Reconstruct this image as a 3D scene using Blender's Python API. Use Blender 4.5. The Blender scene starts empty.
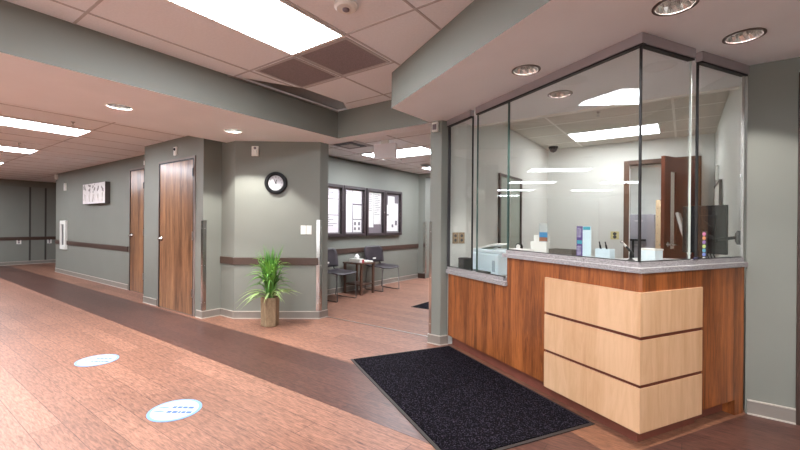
import bpy, bmesh, math, random
from mathutils import Vector, Matrix
from mathutils.geometry import tessellate_polygon
random.seed(7)
C = bpy.context.scene.collection
S3 = math.sqrt(3) / 2
M0 = (-.194, 2.525)                                   # outer front corner of the desk
ZS = 2.27; ZD = 2.28; ZM = 2.60; ZT = 2.38; ZO = 2.48  # soffit, desk soffit, main, hall and office ceilings

def srgb(r, g, b):
    f = lambda c: (c/255)/12.92 if c/255 <= .04045 else ((c/255+.055)/1.055)**2.4
    return (f(r), f(g), f(b), 1)

# ------------------------------------------------------------------ materials
MATS = {}
def mat(name, col, rough=.5, metal=0., spec=.5, bump=None, noise=None, emit=None, coat=0.):
    """col sRGB; noise=(scale, amount) varies the colour, bump=(scale, strength)"""
    if name in MATS: return MATS[name]
    m = bpy.data.materials.new(name); m.use_nodes = True
    nt = m.node_tree; b = nt.nodes['Principled BSDF']; L = nt.links.new
    b.inputs['Base Color'].default_value = srgb(*col)
    b.inputs['Roughness'].default_value = rough; b.inputs['Metallic'].default_value = metal
    b.inputs['Specular IOR Level'].default_value = spec
    b.inputs['Coat Weight'].default_value = coat
    tc = nt.nodes.new('ShaderNodeTexCoord')
    nz = nt.nodes.new('ShaderNodeTexNoise'); L(tc.outputs['Object'], nz.inputs['Vector'])
    nz.inputs['Scale'].default_value = (noise or (3, 0))[0]; nz.inputs['Detail'].default_value = 4
    mx = nt.nodes.new('ShaderNodeMix'); mx.data_type = 'RGBA'; mx.blend_type = 'MULTIPLY'
    a = (noise or (3, .06))[1]
    rp = nt.nodes.new('ShaderNodeMapRange'); L(nz.outputs['Fac'], rp.inputs['Value'])
    rp.inputs['From Min'].default_value = .3; rp.inputs['From Max'].default_value = .7
    rp.inputs['To Min'].default_value = 1 - a; rp.inputs['To Max'].default_value = 1 + a
    mx.inputs['Factor'].default_value = 1; mx.inputs['A'].default_value = srgb(*col)
    L(rp.outputs['Result'], mx.inputs['B']); L(mx.outputs['Result'], b.inputs['Base Color'])
    if bump:
        n2 = nt.nodes.new('ShaderNodeTexNoise'); L(tc.outputs['Object'], n2.inputs['Vector'])
        n2.inputs['Scale'].default_value = bump[0]; n2.inputs['Detail'].default_value = 3
        bp = nt.nodes.new('ShaderNodeBump'); bp.inputs['Strength'].default_value = bump[1]; bp.inputs['Distance'].default_value = .003
        L(n2.outputs['Fac'], bp.inputs['Height']); L(bp.outputs['Normal'], b.inputs['Normal'])
    if emit:
        b.inputs['Emission Color'].default_value = srgb(*emit[0]); b.inputs['Emission Strength'].default_value = emit[1]
    MATS[name] = m; return m

def wood(name, dark, light, scale=(28, 28, 1.6), rough=.4, figure=.5, coat=0.):
    m = bpy.data.materials.new(name); m.use_nodes = True
    nt = m.node_tree; b = nt.nodes['Principled BSDF']; L = nt.links.new
    tc = nt.nodes.new('ShaderNodeTexCoord')
    mp = nt.nodes.new('ShaderNodeMapping'); mp.inputs['Scale'].default_value = scale; L(tc.outputs['Object'], mp.inputs['Vector'])
    n1 = nt.nodes.new('ShaderNodeTexNoise'); n1.inputs['Scale'].default_value = 1; n1.inputs['Detail'].default_value = 6
    n1.inputs['Roughness'].default_value = .65; n1.inputs['Distortion'].default_value = figure
    L(mp.outputs['Vector'], n1.inputs['Vector'])
    mp2 = nt.nodes.new('ShaderNodeMapping'); mp2.inputs['Scale'].default_value = tuple(s*.22 for s in scale); L(tc.outputs['Object'], mp2.inputs['Vector'])
    n2 = nt.nodes.new('ShaderNodeTexNoise'); n2.inputs['Scale'].default_value = 1; n2.inputs['Detail'].default_value = 2; L(mp2.outputs['Vector'], n2.inputs['Vector'])
    ad = nt.nodes.new('ShaderNodeMath'); ad.operation = 'ADD'; L(n1.outputs['Fac'], ad.inputs[0]); L(n2.outputs['Fac'], ad.inputs[1])
    cr = nt.nodes.new('ShaderNodeMapRange'); cr.inputs['From Min'].default_value = .78; cr.inputs['From Max'].default_value = 1.22
    L(ad.outputs[0], cr.inputs['Value'])
    mx = nt.nodes.new('ShaderNodeMix'); mx.data_type = 'RGBA'
    mx.inputs['A'].default_value = srgb(*dark); mx.inputs['B'].default_value = srgb(*light)
    L(cr.outputs['Result'], mx.inputs['Factor']); L(mx.outputs['Result'], b.inputs['Base Color'])
    b.inputs['Roughness'].default_value = rough; b.inputs['Coat Weight'].default_value = coat; b.inputs['Coat Roughness'].default_value = .2
    MATS[name] = m; return m

def floor_mat(name, c1, c2, seam, rough):
    m = bpy.data.materials.new(name); m.use_nodes = True
    nt = m.node_tree; b = nt.nodes['Principled BSDF']; L = nt.links.new
    tc = nt.nodes.new('ShaderNodeTexCoord')
    br = nt.nodes.new('ShaderNodeTexBrick'); L(tc.outputs['Object'], br.inputs['Vector'])
    br.inputs['Scale'].default_value = 1; br.inputs['Brick Width'].default_value = 1.22; br.inputs['Row Height'].default_value = .152
    br.inputs['Mortar Size'].default_value = .0018; br.inputs['Mortar Smooth'].default_value = .2; br.inputs['Bias'].default_value = 0
    br.inputs['Color1'].default_value = srgb(*c1); br.inputs['Color2'].default_value = srgb(*c2); br.inputs['Mortar'].default_value = srgb(*seam)
    mp = nt.nodes.new('ShaderNodeMapping'); mp.inputs['Scale'].default_value = (12, 85, 1); L(tc.outputs['Object'], mp.inputs['Vector'])
    n1 = nt.nodes.new('ShaderNodeTexNoise'); n1.inputs['Scale'].default_value = 1; n1.inputs['Detail'].default_value = 7; n1.inputs['Roughness'].default_value = .7; n1.inputs['Distortion'].default_value = .6
    L(mp.outputs['Vector'], n1.inputs['Vector'])
    r1 = nt.nodes.new('ShaderNodeMapRange'); r1.inputs['From Min'].default_value = .32; r1.inputs['From Max'].default_value = .62
    r1.inputs['To Min'].default_value = .38; r1.inputs['To Max'].default_value = 1.25; L(n1.outputs['Fac'], r1.inputs['Value'])
    n2 = nt.nodes.new('ShaderNodeTexNoise'); n2.inputs['Scale'].default_value = 1.3; n2.inputs['Detail'].default_value = 2; L(tc.outputs['Object'], n2.inputs['Vector'])
    r2 = nt.nodes.new('ShaderNodeMapRange'); r2.inputs['From Min'].default_value = .3; r2.inputs['From Max'].default_value = .7
    r2.inputs['To Min'].default_value = .9; r2.inputs['To Max'].default_value = 1.08; L(n2.outputs['Fac'], r2.inputs['Value'])
    mu = nt.nodes.new('ShaderNodeMath'); mu.operation = 'MULTIPLY'; L(r1.outputs['Result'], mu.inputs[0]); L(r2.outputs['Result'], mu.inputs[1])
    mx = nt.nodes.new('ShaderNodeMix'); mx.data_type = 'RGBA'; mx.blend_type = 'MULTIPLY'; mx.inputs['Factor'].default_value = 1
    L(br.outputs['Color'], mx.inputs['A']); L(mu.outputs[0], mx.inputs['B']); L(mx.outputs['Result'], b.inputs['Base Color'])
    b.inputs['Roughness'].default_value = rough; b.inputs['Specular IOR Level'].default_value = .35
    bp = nt.nodes.new('ShaderNodeBump'); bp.inputs['Strength'].default_value = .25; bp.inputs['Distance'].default_value = .001
    L(n1.outputs['Fac'], bp.inputs['Height']); L(bp.outputs['Normal'], b.inputs['Normal'])
    MATS[name] = m; return m

def speckle(name, base, a, b_, rough=.35, scale=260, lo=.42, hi=.58):
    m = bpy.data.materials.new(name); m.use_nodes = True
    nt = m.node_tree; b = nt.nodes['Principled BSDF']; L = nt.links.new
    tc = nt.nodes.new('ShaderNodeTexCoord'); n = nt.nodes.new('ShaderNodeTexNoise'); L(tc.outputs['Object'], n.inputs['Vector'])
    n.inputs['Scale'].default_value = scale; n.inputs['Detail'].default_value = 2
    cr = nt.nodes.new('ShaderNodeValToRGB'); L(n.outputs['Fac'], cr.inputs['Fac'])
    cr.color_ramp.elements[0].position = lo; cr.color_ramp.elements[0].color = srgb(*a)
    cr.color_ramp.elements[1].position = hi; cr.color_ramp.elements[1].color = srgb(*b_)
    e = cr.color_ramp.elements.new((lo+hi)/2); e.color = srgb(*base)
    L(cr.outputs['Color'], b.inputs['Base Color']); b.inputs['Roughness'].default_value = rough; b.inputs['Specular IOR Level'].default_value = .5 if rough < .9 else .05
    MATS[name] = m; return m

def glass_mat(name, tint, ior=1.5, gloss=1.0):
    m = bpy.data.materials.new(name); m.use_nodes = True
    nt = m.node_tree; nt.nodes.clear(); L = nt.links.new
    o = nt.nodes.new('ShaderNodeOutputMaterial'); mx = nt.nodes.new('ShaderNodeMixShader')
    t = nt.nodes.new('ShaderNodeBsdfTransparent'); t.inputs['Color'].default_value = tint
    g = nt.nodes.new('ShaderNodeBsdfGlossy'); g.inputs['Roughness'].default_value = .0; g.inputs['Color'].default_value = (gloss, gloss, gloss, 1)
    f = nt.nodes.new('ShaderNodeFresnel'); f.inputs['IOR'].default_value = ior
    # the pane is solid: on the way out the index is inverted so both faces reflect alike
    ge = nt.nodes.new('ShaderNodeNewGeometry'); mr = nt.nodes.new('ShaderNodeMapRange')
    mr.inputs['To Min'].default_value = ior; mr.inputs['To Max'].default_value = 1/ior
    L(ge.outputs['Backfacing'], mr.inputs['Value']); L(mr.outputs['Result'], f.inputs['IOR'])
    L(f.outputs[0], mx.inputs[0]); L(t.outputs[0], mx.inputs[1]); L(g.outputs[0], mx.inputs[2]); L(mx.outputs[0], o.inputs['Surface'])
    MATS[name] = m; return m

GREEN = mat('wall_paint_grey_green', (125, 126, 118), .62, noise=(2.2, .03), bump=(180, .12))
WHITE = mat('office_white_paint', (228, 229, 224), .6, noise=(2, .02))
SOFFIT = mat('soffit_paint_offwhite', (240, 243, 247), .7, noise=(2, .03))
TILE = mat('ceiling_tile', (236, 237, 240), .85, noise=(60, .03), bump=(220, .2))
OTILE = mat('office_ceiling_tile', (214, 208, 198), .85, noise=(60, .03))
GRID = mat('ceiling_grid_metal', (186, 180, 180), .5)
OGRID = mat('office_grid_metal', (240, 236, 228), .45)
BASE = mat('rubber_baseboard_taupe', (134, 125, 117), .5, noise=(9, .05))
BASEL = mat('baseboard_bead', (190, 180, 170), .45)
RAIL = mat('chair_rail_brown', (72, 52, 43), .45, noise=(12, .08))
DARKG = mat('black_gasket', (22, 20, 20), .5)
HEADM = mat('anodised_header', (168, 158, 160), .38, metal=.35)
CHROME = mat('polished_steel', (205, 200, 196), .16, metal=1)
BRUSH = mat('brushed_steel', (180, 176, 172), .3, metal=1, noise=(40, .1))
BLACK = mat('black_plastic', (17, 17, 19), .5, spec=.25)
DGREY = mat('dark_grey_plastic', (62, 60, 62), .5)
WPLAST = mat('white_plastic', (232, 230, 224), .4)
WPAPER = mat('white_paper', (240, 236, 232), .8)
FRAMEB = mat('dark_door_frame', (60, 42, 34), .45)
FRAMEG = mat('taupe_metal_frame', (126, 112, 106), .35)
LBLUE = mat('pale_blue_plastic', (206, 222, 230), .45)
DUCT = mat('dark_duct', (214, 206, 200), .7)
VENT = mat('vent_mesh_brown', (140, 128, 130), .7, noise=(150, .25))
PANEL = mat('lit_diffuser', (255, 255, 255), .5, emit=((240, 246, 255), 18.))
PANELO = mat('lit_office_diffuser', (255, 255, 255), .5, emit=((248, 251, 255), 7.5))
LAMPM = mat('lit_lamp', (255, 255, 255), .5, emit=((255, 244, 230), 14.))
LAMPD = mat('dim_lamp', (255, 255, 255), .5, emit=((255, 250, 245), 9.))
WOODD = wood('door_oak_veneer', (96, 62, 40), (176, 128, 90), (30, 30, 1.8), .30, 1.8, .35)
WOODC = wood('desk_cherry_laminate', (104, 54, 24), (178, 104, 54), (58, 58, 3.4), .4, 1.6, .15)
MAPLE = wood('maple_laminate', (198, 154, 114), (218, 178, 140), (22, 22, 2.4), .4, .8)
REDW = mat('reddish_door_stain', (122, 66, 48), .35, noise=(6, .1))
COUNTER = speckle('grey_speckled_solid_surface', (152, 150, 150), (116, 112, 112), (184, 178, 178), .4, 240)
MAT_ = speckle('black_carpet_mat', (17, 14, 19), (8, 7, 10), (60, 54, 64), 1.0, 120, .42, .68)
RUBBER = mat('mat_rubber_edge', (40, 32, 30), .6)
FLOORL = floor_mat('plank_floor_light', (151, 108, 89), (132, 92, 75), (78, 52, 43), .45)
FLOORD = floor_mat('plank_floor_dark', (92, 61, 52), (79, 51, 44), (50, 33, 28), .36)
FLOORM = floor_mat('plank_floor_mid', (134, 92, 70), (124, 84, 64), (110, 70, 54), .36)
GLASS = glass_mat('clear_glass', (.955, .965, .955, 1))
GLASSB = glass_mat('board_glass', (1, 1, 1, 1))
GEDGE = mat('glass_edge_green', (58, 84, 78), .3)
LEAF = mat('leaf_green', (86, 136, 56), .5, noise=(14, .35))
LEAF2 = mat('leaf_pale_green', (156, 184, 116), .5, noise=(14, .2))
POTM = wood('weathered_wood_planter', (98, 80, 60), (160, 136, 106), (16, 16, 5), .7, 1.)
SEATM = mat('charcoal_shell', (50, 42, 47), .42)
LEGM = mat('dull_grey_steel', (118, 112, 110), .4, metal=.8)
TABM = wood('table_walnut', (70, 48, 40), (104, 74, 58), (20, 20, 4), .4)
CABM = mat('grey_steel_cabinet', (140, 136, 142), .45)
TAN = mat('tan_shelf_side', (166, 142, 112), .6)
PINKP = mat('pinkish_paper', (250, 240, 244), .8)
GREYP = mat('grey_felt', (128, 116, 122), .9)

# ------------------------------------------------------------------ mesh helpers
class MB:
    def __init__(s, M=None): s.bm = bmesh.new(); s.M = M or Matrix(); s.mi = 0
    def _f(s, vs):
        try:
            f = s.bm.faces.new(vs); f.material_index = s.mi; return f
        except ValueError: return None
    def v(s, p): return s.bm.verts.new(s.M @ Vector(p))
    def box(s, x0, x1, y0, y1, z0, z1):
        v = [s.v((x, y, z)) for z in (z0, z1) for y in (y0, y1) for x in (x0, x1)]
        for q in ((0, 2, 3, 1), (4, 5, 7, 6), (0, 1, 5, 4), (2, 6, 7, 3), (0, 4, 6, 2), (1, 3, 7, 5)): s._f([v[i] for i in q])
        return s
    def prism(s, pts, z0, z1, holes=()):
        loops = [list(pts)] + [list(h) for h in holes]
        flat = [p for l in loops for p in l]
        a = [s.v((p[0], p[1], z0)) for p in flat]; b = [s.v((p[0], p[1], z1)) for p in flat]
        if holes:
            tri = tessellate_polygon([[Vector((p[0], p[1], 0)) for p in l] for l in loops])
            for t in tri: s._f([a[i] for i in t]); s._f([b[i] for i in t])
        else: s._f(a); s._f(b)
        k = 0
        for l in loops:
            n = len(l)
            for i in range(n): s._f([a[k+i], a[k+(i+1) % n], b[k+(i+1) % n], b[k+i]])
            k += n
        return s
    def lathe(s, prof, c=(0, 0, 0), n=32, axis='z', closed=False):
        rings = []
        for r, h in prof:
            ring = []
            for i in range(n):
                t = 2*math.pi*i/n; a, b = r*math.cos(t), r*math.sin(t)
                p = (a, b, h) if axis == 'z' else ((a, -h, b) if axis == 'y' else (h, a, b))
                ring.append(s.v((p[0]+c[0], p[1]+c[1], p[2]+c[2])))
            rings.append(ring)
        for j in range(len(rings)-1):
            for i in range(n): s._f([rings[j][i], rings[j][(i+1) % n], rings[j+1][(i+1) % n], rings[j+1][i]])
        if prof[0][0] > 1e-5 and not closed: s._f(rings[0][::-1])
        if prof[-1][0] > 1e-5 and not closed: s._f(rings[-1])
        if closed:
            for i in range(n): s._f([rings[-1][i], rings[-1][(i+1) % n], rings[0][(i+1) % n], rings[0][i]])
        return s
    def tube(s, pts, r, n=8):
        pts = [Vector(p) for p in pts]; rings = []
        for i, p in enumerate(pts):
            d = (pts[min(i+1, len(pts)-1)] - pts[max(i-1, 0)]).normalized()
            u = d.cross(Vector((0, 0, 1)));
            if u.length < .05: u = d.cross(Vector((1, 0, 0)))
            u.normalize(); w = d.cross(u)
            rings.append([s.v(p + r*(math.cos(2*math.pi*k/n)*u + math.sin(2*math.pi*k/n)*w)) for k in range(n)])
        for j in range(len(rings)-1):
            for i in range(n): s._f([rings[j][i], rings[j][(i+1) % n], rings[j+1][(i+1) % n], rings[j+1][i]])
        s._f(rings[0]); s._f(rings[-1]); return s
    def build(s, name, mats, parent=None, bevel=0, smooth=False, keep=False):
        bmesh.ops.remove_doubles(s.bm, verts=s.bm.verts, dist=1e-6)
        if not keep: bmesh.ops.recalc_face_normals(s.bm, faces=s.bm.faces)
        me = bpy.data.meshes.new(name); s.bm.to_mesh(me); s.bm.free()
        for m in (mats if isinstance(mats, (list, tuple)) else [mats]): me.materials.append(m)
        if smooth:
            for p in me.polygons: p.use_smooth = True
        o = bpy.data.objects.new(name, me); C.objects.link(o)
        if parent is not None:
            o.parent = parent
            if not parent.get('_local'): o.matrix_parent_inverse = WM[parent.name].inverted()
        WM[o.name] = Matrix() if not (parent and parent.get('_local')) else Matrix()
        if bevel:
            b = o.modifiers.new('bevel', 'BEVEL'); b.width = bevel; b.segments = 2; b.limit_method = 'ANGLE'; b.angle_limit = .7
        return o
WM = {}
def thing(name, label, cat, loc=(0, 0, 0), group=None, local=False, rz=0):
    o = bpy.data.objects.new(name, None); C.objects.link(o); o.location = loc; o.rotation_euler = (0, 0, rz)
    o.empty_display_size = .1
    o['label'] = label; o['category'] = cat
    if group: o['group'] = group
    if local: o['_local'] = 1
    WM[o.name] = Matrix.Translation(loc) @ Matrix.Rotation(rz, 4, 'Z'); return o
def tag(o, label, cat, group=None):
    o['label'] = label; o['category'] = cat
    if group: o['group'] = group
    return o
def struct(o): o['kind'] = 'structure'; return o
def clean():
    for o in bpy.data.objects:
        if '_local' in o: del o['_local']
def dup(root, loc, rz=0, label=None, group=None):
    r = root.copy(); C.objects.link(r); r.location = loc; r.rotation_euler = (0, 0, rz)
    if label: r['label'] = label
    if group: r['group'] = group
    for ch in list(root.children):
        c = ch.copy(); C.objects.link(c); c.parent = r
        for g in ch.children:
            d = g.copy(); C.objects.link(d); d.parent = c
    return r
# local frames: M maps (along, out of wall, up) into the world
def frame(p, az_along, flip=1):
    """origin p, x axis along azimuth (deg from +Y clockwise), y axis 90 deg left of it * flip, z up"""
    a = math.radians(az_along); x = Vector((math.sin(a), math.cos(a), 0)); y = Vector((-x.y, x.x, 0))*flip
    M = Matrix.Identity(4)
    for i in range(3): M[i][0] = x[i]; M[i][1] = y[i]
    M[0][3], M[1][3] = p[0], p[1]
    if len(p) > 2: M[2][3] = p[2]
    return M
DESK = frame(M0, -60, -1)            # x = u along the long front, y = v along the short front
assert abs((DESK @ Vector((0, 1, 0)) - Vector((M0[0]+.5, M0[1]+S3, 0))).length) < 1e-6
def uv(u, v): p = DESK @ Vector((u, v, 0)); return (p.x, p.y)

# ------------------------------------------------------------------ FLOOR
def floorpoly(name, polys, m, z=0., t=.04):
    b = MB()
    for p in polys: b.prism(p, z-t, z)
    return struct(b.build(name, m))
floorpoly('floor', [[(-15.4, -3), (3, -3), (3, 12.2), (-15.4, 12.2)]], FLOORL, 0, .1)
# inlaid darker planks, flush to a fraction of a millimetre
ext = [(-15.2, 1.92), (-1.05, 1.89), (-.55, 1.05), (.3, -.4), (2.98, -.4), (2.98, 3.44), (.335, 3.436), uv(-.014, 1.04), uv(-.014, -.19), uv(1.05, -.19), (-1.75, 2.57), (-15.2, 2.57)]
floorpoly('floor_dark_inlay', [ext], FLOORD, .0008, .003)
floorpoly('floor_border', [[uv(-.014, -.19), uv(2.0, -.19), uv(2.0, .3), uv(.3, .3), uv(.3, .85), uv(-.014, 1.04)]], FLOORM, .0008, .003)
struct(MB().prism([(-3.82, 3.665), (-2.13, 3.68), (-2.13, 3.70), (-3.82, 3.685)], 0, .003).build('trim_1', BRUSH))

# ------------------------------------------------------------------ WALLS
def wall(name, pts, z1, m=GREEN, z0=0):
    return struct(MB().prism(pts, z0, z1).build(name, m))
ca = math.radians(52.5); cdx, cdy = math.sin(ca), math.cos(ca)
CL = (-4.663, 2.878); CR = (-3.805, 3.536)
wall('wall_behind_clock', [(-4.97, 2.878), CL, CR, (-3.805, 3.68), (-4.97, 3.68)], ZS+.1)
wall('wall_doors', [(-6.70, 2.635), (-4.975, 2.635), (-4.975, 3.25), (-6.70, 3.25)], ZT+.1)
wall('wall_picture', [(-12.44, 2.95), (-6.70, 2.95), (-6.70, 3.2), (-12.44, 3.2)], ZT+.1)
wall('wall_far', [(-15.35, -3), (-15.2, -3), (-15.2, 6.5), (-15.35, 6.5)], ZT+.1)
wall('wall_side_corridor', [(-15.2, 6.35), (-12.3, 6.35), (-12.3, 3.2), (-12.15, 3.2), (-12.15, 6.5), (-15.2, 6.5)], ZT+.1)
wall('wall_waiting', [(-5.1, 3.68), (-4.95, 3.68), (-4.95, 7.62), (-4.76, 7.62), (-4.76, 12.1), (-5.1, 12.1)], ZT+.1)
wall('wall_waiting_end', [(-4.76, 11.9), (-2.13, 11.9), (-2.13, 12.1), (-4.76, 12.1)], ZT+.1, WHITE)
wall('wall_waiting_lintel', [(-4.76, 7.62), (-2.13, 7.62), (-2.13, 7.78), (-4.76, 7.78)], ZT+.1, GREEN, 2.3)
wall('column', [(-2.13, 3.5), (-2.0, 3.5), (-1.957, 3.5745), (-2.13, 3.5745)], ZS+.02)
wall('wall_office_left', [(-2.13, 3.575), (-1.9567, 3.575), (-1.85, 3.76), (-1.85, 6.9), (-2.13, 6.9)], ZO+.1,
     [WHITE, GREEN])
o = bpy.data.objects['wall_office_left']
for p in o.data.polygons:
    if p.center.x < -2.12: p.material_index = 1
wall('wall_hidden_side', [(-2.13, 6.9), (-2.0, 6.9), (-2.0, 12.1), (-2.13, 12.1)], ZO+.1)
# office back wall with a doorway
DX0, DX1, DZ = -.664, .14, 2.13
bk = MB(); bk.box(-1.85, DX0, 6.78, 6.9, 0, ZO+.1); bk.box(DX0, DX1, 6.78, 6.9, DZ, ZO+.1); bk.box(DX1, .33, 6.78, 6.9, 0, ZO+.1)
struct(bk.build('wall_office_back', WHITE))
wall('wall_office_right', [(.335, 3.60), (.44, 3.60), (.44, 6.9), (.335, 6.9)], ZO+.1, WHITE)
wall('wall_right', [(.335, 3.437), (.575, 3.437), (.575, 3.60), (.335, 3.60)], ZD+.02)
wall('wall_right_beyond_door', [(1.56, 3.436), (3.0, 3.436), (3.0, 3.60), (1.56, 3.60)], ZD+.02)
wall('wall_right_lintel', [(.575, 3.436), (1.56, 3.436), (1.56, 3.60), (.575, 3.60)], ZD+.02, GREEN, 2.2)
wall('wall_east', [(3, -3), (3.12, -3), (3.12, 3.6), (3, 3.6)], 2.7)
b = MB(); b.box(-15.3, -5.0, -3.12, -3, 0, 2.7); b.box(2.6, 3.1, -3.12, -3, 0, 2.7); b.box(-5.0, 2.6, -3.12, -3, 0, .35); b.box(-5.0, 2.6, -3.12, -3, 2.3, 2.7)
struct(b.build('wall_south', GREEN))
b = MB()
for k in range(5): b.box(-5.0+1.88*k, -4.95+1.88*k, -3.12, -2.99, .35, 2.3)
b.box(-5.0, 2.6, -3.12, -2.99, .35, .40); b.box(-5.0, 2.6, -3.12, -2.99, 2.25, 2.3)
sw = struct(b.build('fill_window', FRAMEB))  # unseen windows, added so that sky light fills the lobby
for k in range(4): MB().box(-4.95+1.88*k, -3.12+1.88*k, -3.07, -3.06, .40, 2.25).build('pane', GLASS, sw)
br_ = MB(); br_.box(-1.85, -1.73, 6.9, 10.2, 0, 2.6); br_.box(-1.85, 1.5, 10.08, 10.2, 0, 2.6); br_.box(1.4, 1.52, 6.9, 10.2, 0, 2.6); br_.box(.29, 1.5, 6.86, 6.98, 0, 2.6)
struct(br_.build('wall_back_room', WHITE))

# ------------------------------------------------------------------ CEILINGS
def circle(c, r, n=28): return [(c[0]+r*math.cos(2*math.pi*i/n), c[1]+r*math.sin(2*math.pi*i/n)) for i in range(n)]
DL_DESK = [(-.042, 2.301), (.263, 2.89), (-.882, 2.69), (.9, 1.75)]
DL_DESK_IN = [(-.817, 3.334)]
DL_LEFT = [(-4.169, 1.431), (-4.165, 2.541), (-4.169, .32), (-4.169, -.79)]
RD = .098; RDD = .087
def rad(h): return RD if h in DL_LEFT else RDD
def soffit(name, pts, z0, holes, ztop=ZM):
    b = MB(); b.prism(pts, z0, ztop, [circle(h, rad(h)) for h in holes])
    o = b.build(name, [SOFFIT, GREEN])
    for p in o.data.polygons:
        p.material_index = 0 if abs(p.normal.z) > .5 else 1
        if abs(p.normal.z) < .5:
            for h in holes:
                if (p.center.xy - Vector(h)).length < rad(h)*1.05: p.material_index = 0
    return struct(o)
soffit('ceiling_soffit', [(-4.865, -3), (-3.46, -3), (-3.46, 3.5), (-2.12, 3.5), (-2.12, 3.70), (-4.865, 3.70)], ZS, DL_LEFT)
soffit('ceiling_desk_soffit', [(-2.17, 2.878), (3.05, 2.878-.57735*5.22), (3.05, 3.905), (-1.87, 3.905), (-1.87, 3.72), (-2.14, 3.72)], ZD, DL_DESK + DL_DESK_IN)
HOLE = [(-3.448, 2.12), (-3.165, 2.69), (-3.15, 3.27), (-3.30, 3.49), (-3.448, 3.49)]
struct(MB().prism([(-3.46, -3), (3.05, -3), (3.05, 3.5), (-3.46, 3.5)], ZM, ZM+.02, [HOLE]).build('ceiling', TILE))
b = MB(); b.box(-3.62, -3.0, 1.9, 3.75, 2.95, 2.97); b.box(-3.62, -3.60, 1.9, 3.75, ZM, 2.97); b.box(-3.02, -3.0, 1.9, 3.75, ZM+.02, 2.97)
b.box(-3.62, -3.0, 1.9, 1.92, ZM+.02, 2.97); b.box(-3.62, -3.0, 3.73, 3.75, ZM, 2.97)
struct(b.build('ceiling_plenum', DUCT))
struct(MB().box(-15.3, -4.865, -3, 6.5, ZT, ZT+.03).build('ceiling_left_hall', TILE))
struct(MB().box(-5.05, -2.1, 3.70, 12.1, ZT, ZT+.03).build('ceiling_waiting', TILE))
struct(MB().box(-1.9, .42, 3.905, 6.9, ZO, ZO+.03).build('ceiling_office', OTILE))
struct(MB().box(-1.8, 1.5, 6.9, 10.2, 2.5, 2.53).build('ceiling_back_room', OTILE))
def grid(name, xs, ys, x0, x1, y0, y1, z, m=GRID, w=.0075, skip=()):
    b = MB()
    for x in xs: b.box(x-w, x+w, y0, y1, z-.004, z+.002)
    for y in ys: b.box(x0, x1, y-w, y+w, z-.0035, z+.002)
    for (a0, a1, y, c0, c1) in skip: b.box(a0, a1, c0, c1, z-.0035, z+.002)
    return struct(b.build(name, m))
GX = [-3.205+.6*k for k in range(9)]
b = MB(); w = .0085
for x in GX:
    y1 = 3.49
    y0 = -3
    if x < -3.1: b.box(x-w, x+w, -3, 2.6, ZM-.004, ZM+.002)
    else: b.box(x-w, x+w, y0, y1, ZM-.004, ZM+.002)
for y in (-2.69, -1.49, -.29, .91, 2.11): b.box(-3.46, 3, y-w, y+w, ZM-.0035, ZM+.002)
b.box(-3.14, -2.01, 2.70-w, 2.70+w, ZM-.0035, ZM+.002); b.box(-3.14, -1.5, 3.31-w, 3.31+w, ZM-.0035, ZM+.002)
struct(b.build('ceiling_grid', GRID))
struct(MB().box(-3.475, -3.452, 2.05, 3.5, ZM-.012, ZM+.03).build('trim_2', BRUSH))
grid('ceiling_grid_left', [-4.87-.6*k for k in range(1, 18)], [1.80-1.2*k for k in range(-2, 5)], -15.2, -4.87, -3, 2.95, ZT)
grid('ceiling_grid_waiting', [-4.35, -3.15], [4.30+.6145*k for k in range(13)], -4.95, -2.13, 3.7, 11.9, ZT)
OGX = [-1.32, -.10]; OGY = [4.55, 5.13, 5.71, 6.33]
grid('ceiling_grid_office', OGX, OGY, -1.85, .33, 3.905, 6.78, ZO, OGRID, .012)
struct(MB().box(-1.85, .33, 3.895, 3.935, ZD-.014, ZD+.004).build('trim_3', OGRID))

# ------------------------------------------------------------------ BASEBOARDS AND RAILS
def run(b, pts, z0, z1, t, side=1, over=0):
    """strip of thickness t along the polyline on its `side` (+1 = left of travel)"""
    n = len(pts); P = [Vector(p) for p in pts]; offs = []
    for i in range(n):
        ns = []
        if i > 0: d = (P[i]-P[i-1]).normalized(); ns.append(Vector((-d.y, d.x))*side)
        if i < n-1: d = (P[i+1]-P[i]).normalized(); ns.append(Vector((-d.y, d.x))*side)
        m = sum(ns, Vector((0, 0))).normalized(); offs.append(P[i] + m*(t/max(.35, m.dot(ns[0]))))
    for i in range(n-1): b.prism([P[i], P[i+1], offs[i+1], offs[i]], z0, z1)
def baseboard(name, pts, side=-1):
    b = MB(); run(b, pts, 0, .088, .010, side); b.mi = 1
    run(b, pts, .088, .096, .013, side); run(b, pts, 0, .010, .016, side)
    return struct(b.build(name, [BASE, BASEL]))
P_clock = [(-4.975, 2.66), (-4.975, 2.878), CL, CR, (-3.805, 3.68)]
baseboard('baseboard_clock', [(-5.12, 2.635), (-4.975, 2.635), (-4.975, 2.878), CL, CR, (-3.805, 3.68)])
baseboard('baseboard_door_left', [(-6.70, 2.635), (-6.255, 2.635)])
baseboard('baseboard_picture', [(-12.44, 2.95), (-8.14, 2.95)])
baseboard('baseboard_picture_right', [(-7.44, 2.95), (-6.71, 2.95)])
baseboard('baseboard_far', [(-15.2, -3), (-15.2, 6.3)], -1)
baseboard('baseboard_waiting', [(-4.95, 3.68), (-4.95, 7.62)])
baseboard('baseboard_column', [(-2.13, 3.70), (-2.13, 3.5), (-2.0, 3.5), (-1.957, 3.575)])
baseboard('baseboard_right', [(.345, 3.436), (.572, 3.436)])
def rail(name, pts, side=-1):
    b = MB(); run(b, pts, .69, .782, .018, side); return struct(b.build(name, RAIL, bevel=.003))
rail('trim_4', [(-4.972, 2.878), CL, (CR[0]-.015*cdx, CR[1]-.015*cdy)])
rail('trim_5', [(-12.43, 2.95), (-8.14, 2.95)])
rail('trim_6', [(-15.2, -3), (-15.2, 6.3)])
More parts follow.
